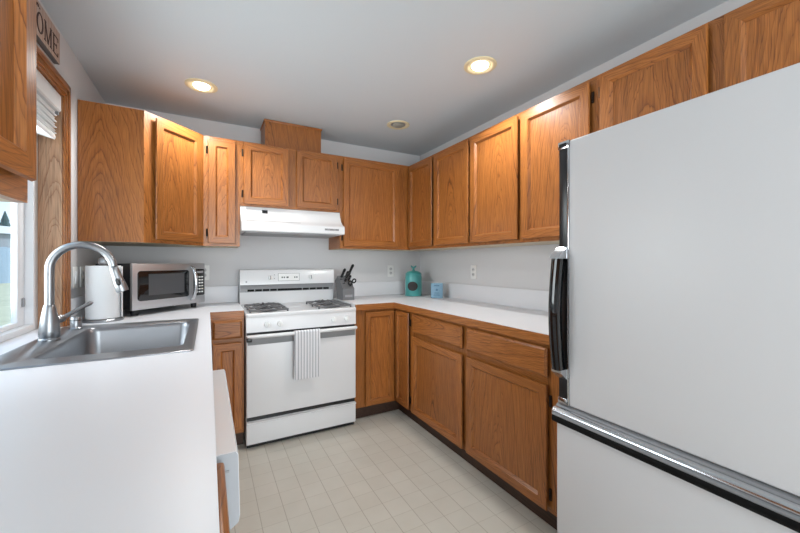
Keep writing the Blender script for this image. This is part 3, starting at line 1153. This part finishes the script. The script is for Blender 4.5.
# towel draped over the oven handle
tw = MB('towel')
tx0, tx1 = .519, .695
hy, hz_ = SF - .0665, .749
prof = []
r = .0155
prof += [(hy + .018, .520), (hy + .0165, .62), (hy + r, .70)]
for i in range(0, 9):
    a = PI * i / 8
    prof.append((hy + r * math.cos(a), hz_ + r * math.sin(a)))
prof += [(hy - r - .001, .70), (hy - r - .001, .62), (hy - r, .54), (hy - r + .001, .432)]
nx = 19
rows = []
for t in (0, 1):
    grid = []
    for j, (yy, zz) in enumerate(prof):
        row = []
        for i in range(nx):
            u = i / (nx - 1)
            xx = tx0 + (tx1 - tx0) * u
            drop = max(0, (.75 - zz) / .31) if j > 11 else 0
            w = .0026 * math.sin(u * 21) * drop
            skew = .006 * drop * (u - .5)
            nyv = -.0022 if t else 0
            off = -1 if j >= 7 else 1
            row.append((xx + skew, yy + (w if j > 11 else 0) + off * (.0022 if t else 0), zz + (.0022 if (t and 3 <= j <= 11) else 0)))
        grid.append(row)
    rows.append(grid)
bm = tw.bm
V = [[[bm.verts.new(p) for p in row] for row in g_] for g_ in rows]
for t in (0, 1):
    for j in range(len(prof) - 1):
        for i in range(nx - 1):
            bm.faces.new((V[t][j][i], V[t][j][i + 1], V[t][j + 1][i + 1], V[t][j + 1][i]))
for j in range(len(prof) - 1):
    for i in (0, nx - 1):
        bm.faces.new((V[0][j][i], V[0][j + 1][i], V[1][j + 1][i], V[1][j][i]))
for j in (0, len(prof) - 1):
    for i in range(nx - 1):
        bm.faces.new((V[0][j][i], V[0][j][i + 1], V[1][j][i + 1], V[1][j][i]))
tag(tw.build('dish_towel', smooth=60), 'white dish towel with grey stripes hanging over the oven door handle', 'towel')

# ------------------------------------------------------------------ range hood
rh = thing('range_hood', 'white under-cabinet range hood above the stove', 'range hood', (.209, 2.735, 1.46))
k = MB('appl')
k.prism([(.435, 0), (.435, .192), (.125, .192), (.110, .150), (.085, .108), (.050, .082), (.010, .068), (0, .060), (0, .006), (.006, 0)], 'x', 0, .764)
k.build('shell', rh)
k = MB('grey_pl')
k.box(.03, .734, .035, .40, -.008, .0005)
k.build('filter', rh, smooth=0)
k = MB('midgrey')
k.box(.600, .715, -.0015, .001, .028, .043)
sw = k.build('switch_plate', rh, smooth=0)
for x in (.630, .680):
    k = MB('grey_pl'); k.box(x - .010, x + .010, -.005, -.001, .031, .040, None, .001); k.build('switch', sw)
k = MB('black')
k.prism([(.1065, .145), (.1165, .172), (.121, .170), (.111, .143)], 'x', .150, .190)
k.build('sticker', rh, smooth=0)
k = MB('grey_pl')
k.prism([(.030, .0795), (.031, .0805), (.034, .079), (.033, .078)], 'x', .03, .42)
k.build('seam', rh, smooth=0)

# ------------------------------------------------------------------ refrigerator
FXF, FY0, FY1, FZ = 1.184, .150, .908, 1.689
rf = thing('refrigerator', 'white bottom-freezer refrigerator with black and chrome handles', 'refrigerator', (FXF, FY1, 0))


def fb(mb, x0, x1, y0_, y1_, z0_, z1_, m=None, bev=0.0, seg=2):
    mb.box(x0 - FXF, x1 - FXF, y0_ - FY1, y1_ - FY1, z0_, z1_, m, bev, seg)


k = MB('fridge'); fb(k, 1.262, 1.935, FY0 + .004, FY1 - .004, .030, FZ - .012, None, .004); k.build('cabinet', rf)
k = MB('black'); fb(k, 1.252, 1.263, FY0 + .012, FY1 - .012, .10, FZ - .02); k.build('gasket', rf, smooth=0)
k = MB('black'); fb(k, 1.225, 1.90, FY0 + .02, FY1 - .02, .0005, .090); k.build('toe_grille', rf, smooth=0)
k = MB('fridge'); fb(k, FXF, 1.252, FY0, FY1 - .046, .696, FZ, None, .007, 3); dr_ = k.build('fridge_door', rf)
k = MB('fridge'); fb(k, FXF - .010, 1.252, FY0, FY1, .095, .630, None, .007, 3); fz_ = k.build('freezer_door', rf)
# vertical trim and handle along the far edge of the fridge door
k = MB('black'); fb(k, FXF + .002, 1.250, FY1 - .0455, FY1 - .004, .698, FZ - .002, None, .002); k.build('edge_rail', dr_)
k = MB('chrome'); fb(k, FXF - .004, FXF + .004, FY1 - .050, FY1 - .042, .698, FZ, None, .002); k.build('chrome_strip', dr_)
k = MB('black'); fb(k, FXF - .002, FXF + .006, FY1 - .041, FY1 - .006, 1.290, FZ - .028, None, .002); k.build('handle_inlay', dr_)
k = MB('chrome')
fb(k, FXF - .006, FXF + .03, FY1 - .050, FY1 - .003, FZ - .028, FZ + .001, None, .003)
ec = k.build('end_piece', dr_)
k = MB('black'); fb(k, FXF - .0075, FXF - .004, FY1 - .040, FY1 - .010, FZ - .022, FZ - .008); k.build('end_cap_inlay', ec, smooth=0)
k = MB('midgrey'); 
hp = lambda lst: [(x - FXF, zz) for x, zz in lst]
yk0, yk1 = -.044, -.002


def xz_prism(mb, pts, y0_, y1_, m=None):
    mb.loft([[(x, y0_, zz) for x, zz in pts], [(x, y1_, zz) for x, zz in pts]], m)


k = MB('chrome')
xz_prism(k, [(0.004, 1.292), (-.006, 1.292), (-.046, 1.262), (-.052, 1.247), (.004, 1.247)], yk0, yk1)
k.build('handle_collar', dr_)
k = MB('chrome')
xz_prism(k, [(0.004, .795), (-.008, .795), (-.040, .822), (-.042, .834), (.004, .834)], yk0, yk1)
k.build('handle_collar', dr_)
# the bowed grip
k = MB('blackgloss')
loops = []
for i in range(15):
    t = i / 14
    zz = .832 + (1.248 - .832) * t
    bow = .018 * math.sin(PI * t)
    xo = -.046 - bow
    loops.append([(xo + .004, yk0 + .002, zz), (xo, yk0 + .010, zz), (xo - .002, (yk0 + yk1) / 2, zz), (xo, yk1 - .006, zz), (xo + .006, yk1, zz), (xo + .030, yk1, zz), (xo + .034, yk1 - .006, zz), (xo + .034, yk0 + .008, zz), (xo + .030, yk0 + .002, zz)])
k.loft(loops)
k.build('grip', dr_, smooth=60)
k = MB('black'); fb(k, FXF - .004, FXF + .006, FY1 - .041, FY1 - .006, 0.700, .815, None, .002); k.build('lower_inlay', dr_)
k = MB('chrome'); fb(k, FXF - .008, FXF + .004, FY1 - .042, FY1 - .005, .700, .722, None, .002); k.build('lower_cap', dr_)
# freezer handle: full width profile
k = MB('chrome', 'rubber', 'midgrey')
xz_prism(k, [(.040, .650), (.040, .693), (.004, .693), (-.004, .690), (-.006, .684), (.0, .676)], -.757, 0.004, 'midgrey')
xz_prism(k, [(.030, .684), (-.008, .684), (-.018, .681), (-.025, .675), (-.027, .669), (-.024, .6645), (.03, .6645)], -.757, 0.006, 'chrome')
xz_prism(k, [(.030, .666), (-.018, .666), (-.026, .663), (-.029, .658), (-.027, .653), (.03, .653)], -.757, 0.006, 'midgrey')
xz_prism(k, [(.030, .654), (-.024, .654), (-.029, .648), (-.029, .634), (-.024, .628), (-.012, .626), (.03, .626)], -.757, 0.006, 'rubber')
k.build('freezer_handle', fz_, smooth=40)

# ------------------------------------------------------------------ dishwasher
dw = thing('dishwasher', 'white dishwasher front protruding past the left worktop edge', 'dishwasher', (-.030, .760, 0))
k = MB('appl')
k.box(-.56, -.02, .004, .612, .10, .862)
k.build('tub', dw, smooth=0)
k = MB('black'); k.box(-.50, -.03, .01, .605, .0005, .10); k.build('toe_panel', dw, smooth=0)
k = MB('appl'); k.box(-.02, .022, .003, .613, .100, .700, None, .005); k.build('door_panel', dw)
k = MB('appl')
xz_prism(k, [(-.02, .704), (.055, .704), (.0825, .722), (.0855, .735), (.0825, .856), (.079, .862), (-.02, .862)], .003, .613)
cpd = k.build('control_panel', dw)
M['shaded_end'] = mat('shaded_end_grey', lin(168, 171, 176), 0.5)  # grey puts the shade of the white panel's near end into its colour
k = MB('shaded_end')
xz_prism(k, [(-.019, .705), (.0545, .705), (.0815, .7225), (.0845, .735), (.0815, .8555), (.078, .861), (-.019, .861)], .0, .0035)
k.build('end_piece', cpd)  # thin added slab that carries the painted shade
k = MB('grey_pl'); k.box(.056, .066, -.002, .0005, .826, .830); k.build('latch_mark', cpd, smooth=0)

# ------------------------------------------------------------------ small things on the right worktop
kb = thing('knife_block', 'grey slanted knife block on the worktop right of the stove', 'knife block', (1.052, 2.925, CZ1), math.radians(4))
k = MB('block')
# profile in local y-z (front = -y): leaning block
kp = [(-.060, 0.001), (.075, .001), (.115, .158), (.062, .205), (-.060, .096)]
k.prism(kp, 'x', -.052, .052)
k.build('block', kb, smooth=0)
for q, u_ in ((.40, -.024), (.40, .024), (.72, -.030), (.72, .004), (.72, .034)):
    k = MB('black')
    pq = Vector((u_, -.060, .096)) + Vector((0, .122, .109)) * q
    k.loft([[pq + Vector((sx * .012, sy * .0028, sy * .0022)) + Vector((0, -.62, .78)) * h_ for sx, sy in ((-1, -1), (1, -1), (1, 1), (-1, 1))] for h_ in (-.002, .0012)])
    k.build('slot', kb, smooth=0)
k = MB('grey_pl'); k.box(-.034, .034, -.0615, -.0598, .025, .045); k.build('name_plate', kb, smooth=0)
sl = Vector((0, .055 + .065, .100)).normalized()          # along the slanted top, going up
nn = Vector((0, -sl.z, sl.y))
nn = Vector((0, -.64, .77)).normalized()
top0 = Vector((0, -.060, .096))
sdir = (Vector((0, .062, .205)) - top0)
mxk = Matrix.Translation(kb.location) @ Matrix.Rotation(math.radians(4), 4, 'Z')
KG = 'knives standing in the grey block'


def knife(u, v, ln, wd, lab, lean=0.0):
    base_ = top0 + sdir * v + Vector((u, 0, 0))
    d = (Vector((.46, .16, .88)) + Vector((lean, 0, 0))).normalized()
    wd *= 1.55
    ln *= .88
    t = thing('knife', lab, 'knife', mxk @ (base_ + d * .004), math.radians(4), KG)
    k_ = MB('black')
    k_.tube([d * .010, d * .022, d * (ln * .5), d * (ln - .012), d * ln], [wd * .75, wd, wd * .82, wd * 1.05, wd * .6], 10, flat=.65)
    k_.build('handle', t, smooth=60)
    k_ = MB('chrome')
    k_.tube([d * 0.0, d * .011], wd * .8, 10, flat=.6)
    bo = k_.build('bolster', t)
    for q in (.35, .65):
        k_ = MB('chrome')
        c_ = d * (ln * q)
        k_.tube([c_ + Vector((0, -wd * .9, 0)), c_ + Vector((0, wd * .9, 0))], .002, 8)
        k_.build('rivet', t)


knife(-.038, .72, .115, .0105, 'black-handled knife at the left of the block, second tallest', .02)
knife(-.020, .42, .075, .009, 'short black-handled knife at the left front of the knife block')
knife(.004, .72, .085, .010, 'black-handled knife in the middle of the knife block')
knife(.034, .86, .145, .0105, 'tallest black-handled knife at the back right of the knife block', .05)
knife(.020, .50, .070, .009, 'short black-handled knife just above the scissors in the block')
sc = thing('kitchen_scissors', 'black-handled scissors in the front of the knife block', 'scissors', mxk @ (top0 + sdir * .15 + Vector((.018, -.006, .008))), math.radians(4))
for sgn in (-1, 1):
    k = MB('black')
    cxs = .018 * sgn + .012
    pts = [(cxs + .0155 * math.cos(a * PI / 8), -.016 - .006 * math.sin(a * PI / 8), .034 + sgn * .008 + .016 * math.sin(a * PI / 8)) for a in range(17)]
    k.tube(pts, .0060, 8)
    k.tube([(0, 0, 0), (cxs * .6, -.012, .018)], .0065, 8)
    k.build('handle', sc, smooth=60)

cn = thing('canister', 'teal lidded canister with a black oval label in the far right worktop corner', 'canister', (1.735, 2.930, CZ1))
k = MB('teal')
k.lathe([(.074, .001), (.080, .004), (.081, .012), (.0795, .020), (.0805, .028), (.080, .180), (.077, .198), (.074, .202)], seg=44)
k.build('jar', cn)
k = MB('teal')
k.lathe([(.077, .2025), (.079, .206), (.077, .214), (.066, .228), (.045, .238), (.018, .242), (.012, .246), (.010, .256)], seg=44)
ld = k.build('lid', cn)
k = MB('teal')
k.tube([(0, 0, .248), (0, 0, .266), (.004, -.002, .278)], [.010, .011, .007], 12)
k.tube([(0, 0, .268), (-.016, .006, .282), (-.022, .008, .292)], [.009, .008, .003], 10)
k.tube([(0, 0, .268), (.017, -.006, .280), (.026, -.009, .290)], [.009, .009, .004], 10)
k.build('finial', ld, smooth=60)
k = MB('chalk')
va = math.atan2(-2.930, -1.735) - 0.10
n_ = 28
ring = []
for rr, sc_ in ((.0795, 1.0), (.0822, 1.0), (.0825, .92), (.0825, .6), (.0825, .3), (.0825, .02)):
    lp = []
    for i in range(n_):
        t = 2 * PI * i / n_
        a = va + .050 * sc_ / .081 * math.cos(t)
        zz = .098 + .044 * sc_ * math.sin(t)
        lp.append((rr * math.cos(a), rr * math.sin(a), zz))
    ring.append(lp)
k.loft(ring, cap0=False)
k.build('label', cn)

tn = thing('tin_box', 'small pale blue printed box on the right worktop beside the teal canister', 'box', (1.818, 2.655, CZ1), math.radians(-34))
k = MB('tin', 'tinside')
k.box(-.054, .054, -.018, .018, .001, .134, None, .002)
for f_ in k.bm.faces:
    if abs(f_.calc_center_median().x) > .052:
        f_.material_index = 1
k.build('box', tn)
k = MB('ink')
k.box(-.026, .022, -.0188, -.0175, .108, .116)
k.box(-.010, .008, -.0188, -.0175, .066, .084)
for q in range(3):
    k.box(-.03 + .004 * q, .028 - .005 * q, -.0188, -.0175, .024 + .011 * q, .028 + .011 * q)
k.build('print', tn, smooth=0)


# ------------------------------------------------------------------ outlets and switches
def outlet(label, loc, rot, switch=False, wall='outlet'):
    t = thing('wall_switch' if switch else 'wall_outlet', label, 'light switch' if switch else 'outlet', loc, rot, None if switch else 'wall outlets above the worktop')
    k_ = MB('white')
    k_.box(-.036, .036, -.006, 0, -.058, .058, None, .003)
    k_.build('plate', t)
    if switch:
        k_ = MB('vinyl'); k_.box(-.017, .017, -.010, -.005, -.033, .033, None, .002); k_.build('rocker', t)
    else:
        for zz in (-.020, .020):
            k_ = MB('socket_face', 'black')
            k_.lathe([(.0165, 0), (.016, .002), (0, .002)], seg=20, mx=Matrix.Translation((0, -.0058, zz)) @ Matrix.Rotation(PI / 2, 4, 'X'), m='socket_face')
            for x in (-.006, .006):
                k_.box(x - .0012, x + .0012, -.0084, -.0075, zz - .004, zz + .006, 'black')
            k_.build('socket', t)
    return t


outlet('white wall outlet on the back wall between knife block and teal canister', (1.612, YB - .0005, 1.151), 0)
outlet('white wall outlet on the right wall above the worktop', (XR - .0005, 2.316, 1.155), -PI / 2)
outlet('white wall outlet on the back wall behind the right end of the microwave', (-.026, YB - .0005, 1.155), 0)
outlet('white rocker switch on the left wall next to the window casing', (XL + .0005, 2.509, 1.153), PI / 2, True)
outlet('white wall outlet on the left wall between the light switch and the paper towel', (XL + .0005, 2.632, 1.153), PI / 2)

# ------------------------------------------------------------------ recessed lights
LG = 'recessed ceiling lights'


def can(label, x, y, lit):
    t = thing('recessed_light', label, 'ceiling light', (x, y, ZC), 0, LG)
    k_ = MB('cream')
    k_.lathe([(.092, -.0005), (.092, -.005), (.084, -.009), (.074, -.009), (.068, -.006), (.060, -.001)], seg=40, cap=False)
    k_.build('trim_ring', t)
    k_ = MB('cream' if lit else 'grey_pl')
    k_.lathe([(.069, -.0007), (.050, -.0012), (.0, -.0012)], seg=32, cap=False)
    k_.build('baffle', t)
    k_ = MB('lamp' if lit else 'baffle')
    k_.lathe([(.048, -.0015), (.046, -.008), (.036, -.015), (.018, -.019), (.0, -.020)], seg=32)
    k_.build('bulb', t)
    if lit:
        d = bpy.data.lights.new('bulb_glow', 'SPOT')
        d.energy = 36
        d.spot_size = math.radians(150)
        d.spot_blend = 0.7
        d.shadow_soft_size = 0.05
        d.color = (0.98, 0.985, 0.97)
        lo = bpy.data.objects.new('bulb_glow', d)
        C.objects.link(lo)
        lo.parent = t
        lo.location = (0, 0, -.075)


can('lit recessed ceiling light at left, nearest the corner cabinet', -.036, 2.575, True)
can('lit recessed ceiling light at right, nearest the camera', 1.362, 1.555, True)
can('unlit recessed ceiling light near the far right corner', 1.360, 2.540, False)

# ------------------------------------------------------------------ sign above the window
sg = thing('wall_sign', 'small wooden plank sign reading HOME above the window', 'sign', (XL + .001, 1.74, 2.157))
k = MB('signwood', 'signedge')
k.box(0, .022, 0, .476, 0, .145, None, .002)
k.bm.normal_update()
for f_ in k.bm.faces:
    if f_.calc_center_median().x < .0215:
        f_.material_index = 1
k.build('board', sg)


def glyph(ch, y, z, w, h):
    g = MB('signtext')
    t = .010
    s = .006

    def bx(a, b, c, d):
        g.box(.0215, .0235, y + a, y + b, z + c, z + d)

    def diag(a0, b0, a1, b1, th):
        g.loft([[(.0215, y + a0 - th / 2, z + b0), (.0215, y + a0 + th / 2, z + b0), (.0215, y + a1 + th / 2, z + b1), (.0215, y + a1 - th / 2, z + b1)],
                [(.0235, y + a0 - th / 2, z + b0), (.0235, y + a0 + th / 2, z + b0), (.0235, y + a1 + th / 2, z + b1), (.0235, y + a1 - th / 2, z + b1)]])
    if ch == 'O':
        n = 28
        for q in range(n):
            a, b = 2 * PI * q / n, 2 * PI * (q + 1) / n
            pts = []
            for an, kx, kz in ((a, 1, 1), (b, 1, 1), (b, .66, .86), (a, .66, .86)):
                pts.append((y + w / 2 + kx * w / 2 * math.cos(an), z + h / 2 + kz * h / 2 * math.sin(an)))
            g.loft([[(.0215, *p) for p in pts], [(.0235, *p) for p in pts]])
    if ch == 'H':
        bx(.006, .006 + t, 0, h); bx(w - .006 - t, w - .006, 0, h); bx(.01, w - .01, h * .47, h * .54)
        for a in (0, w - .022):
            bx(a, a + .022, 0, .004); bx(a, a + .022, h - .004, h)
    if ch == 'M':
        bx(.006, .011, 0, h); bx(w - .006 - t, w - .006, 0, h)
        diag(.010, h, w / 2, 0, t); diag(w - .012, h, w / 2, 0, .005)
        for a in (0, w - .022):
            bx(a, a + .020, 0, .004); bx(a, a + .020, h - .004, h)
    if ch == 'E':
        bx(.006, .006 + t, 0, h)
        bx(0, w, 0, .005); bx(0, w, h - .005, h); bx(.01, w * .72, h * .48, h * .54)
        bx(w - .004, w, 0, h * .22); bx(w - .004, w, h * .80, h); bx(w * .70, w * .74, h * .40, h * .62)
    g.build('letter', sg, smooth=0)


for ch, y, w in (('H', .128, .070), ('O', .218, .066), ('M', .293, .084), ('E', .387, .062)):
    glyph(ch, y, .020, w, .085)
k = MB('signtext')
k.tube([(.0215, .215, .118), (.0225, .220, .128), (.0225, .228, .126), (.0225, .232, .118)], .003, 6)
k.box(.0215, .0235, .244, .250, .118, .123)
k.build('small_lettering', sg)

# ------------------------------------------------------------------ outside the window
struct(MB('grass').box(-60, XL - .40, -10, 160, -.25, -.10).build('ground_lawn', smooth=0))
fn = thing('garden_fence', 'grey-blue board fence across the yard outside the window', 'fence', (-12.4, 31.7, -.10), math.radians(62))
for q in range(30):
    k = MB('fence')
    k.box(-3.0 + q * .30, -2.71 + q * .30, 0, .03, 0, 2.35 + .02 * (q % 3))
    k.build('board', fn, smooth=0)
k = MB('fence'); k.box(-3.0, 6.0, .03, .08, .5, .6).box(-3.0, 6.0, .03, .08, 1.8, 1.9); k.build('rail', fn, smooth=0)
hs = thing('neighbour_house', 'pale grey house with white eaves beyond the garden fence', 'house', (-17.4, 49.0, -.10), math.radians(62))
k = MB('housewall'); k.box(-8, 10, 0, 8, 0, 4.3); k.build('wall', hs, smooth=0)
k = MB('housetrim'); k.prism([(-.5, 4.2), (-.5, 4.9), (4, 5.3), (8.5, 4.9), (8.5, 4.2)], 'x', -8.5, 10.5); k.build('roof', hs, smooth=0)
tr = thing('conifer_tree', 'small conifer rising behind the neighbouring house roof', 'tree', (-25.0, 70.0, -.10))
k = MB('trunk'); k.lathe([(.25, 0), (.2, 2.5), (.08, 7)], seg=10); k.build('trunk', tr)
k = MB('foliage')
for q in range(9):
    z_ = 1.6 + q * .72
    R_ = 2.3 * (1 - q / 9.6)
    n_ = 22
    lo, hi = [], []
    for i in range(n_):
        a = 2 * PI * i / n_
        j = R_ * (1 + (.16 if i % 2 else -.14) + random.uniform(-.1, .1))
        lo.append((j * math.cos(a), j * math.sin(a), z_ - .25 * (i % 2)))
        hi.append((.12 * R_ * math.cos(a), .12 * R_ * math.sin(a), z_ + 1.25))
    k.loft([lo, hi])
k.build('foliage', tr, smooth=0)
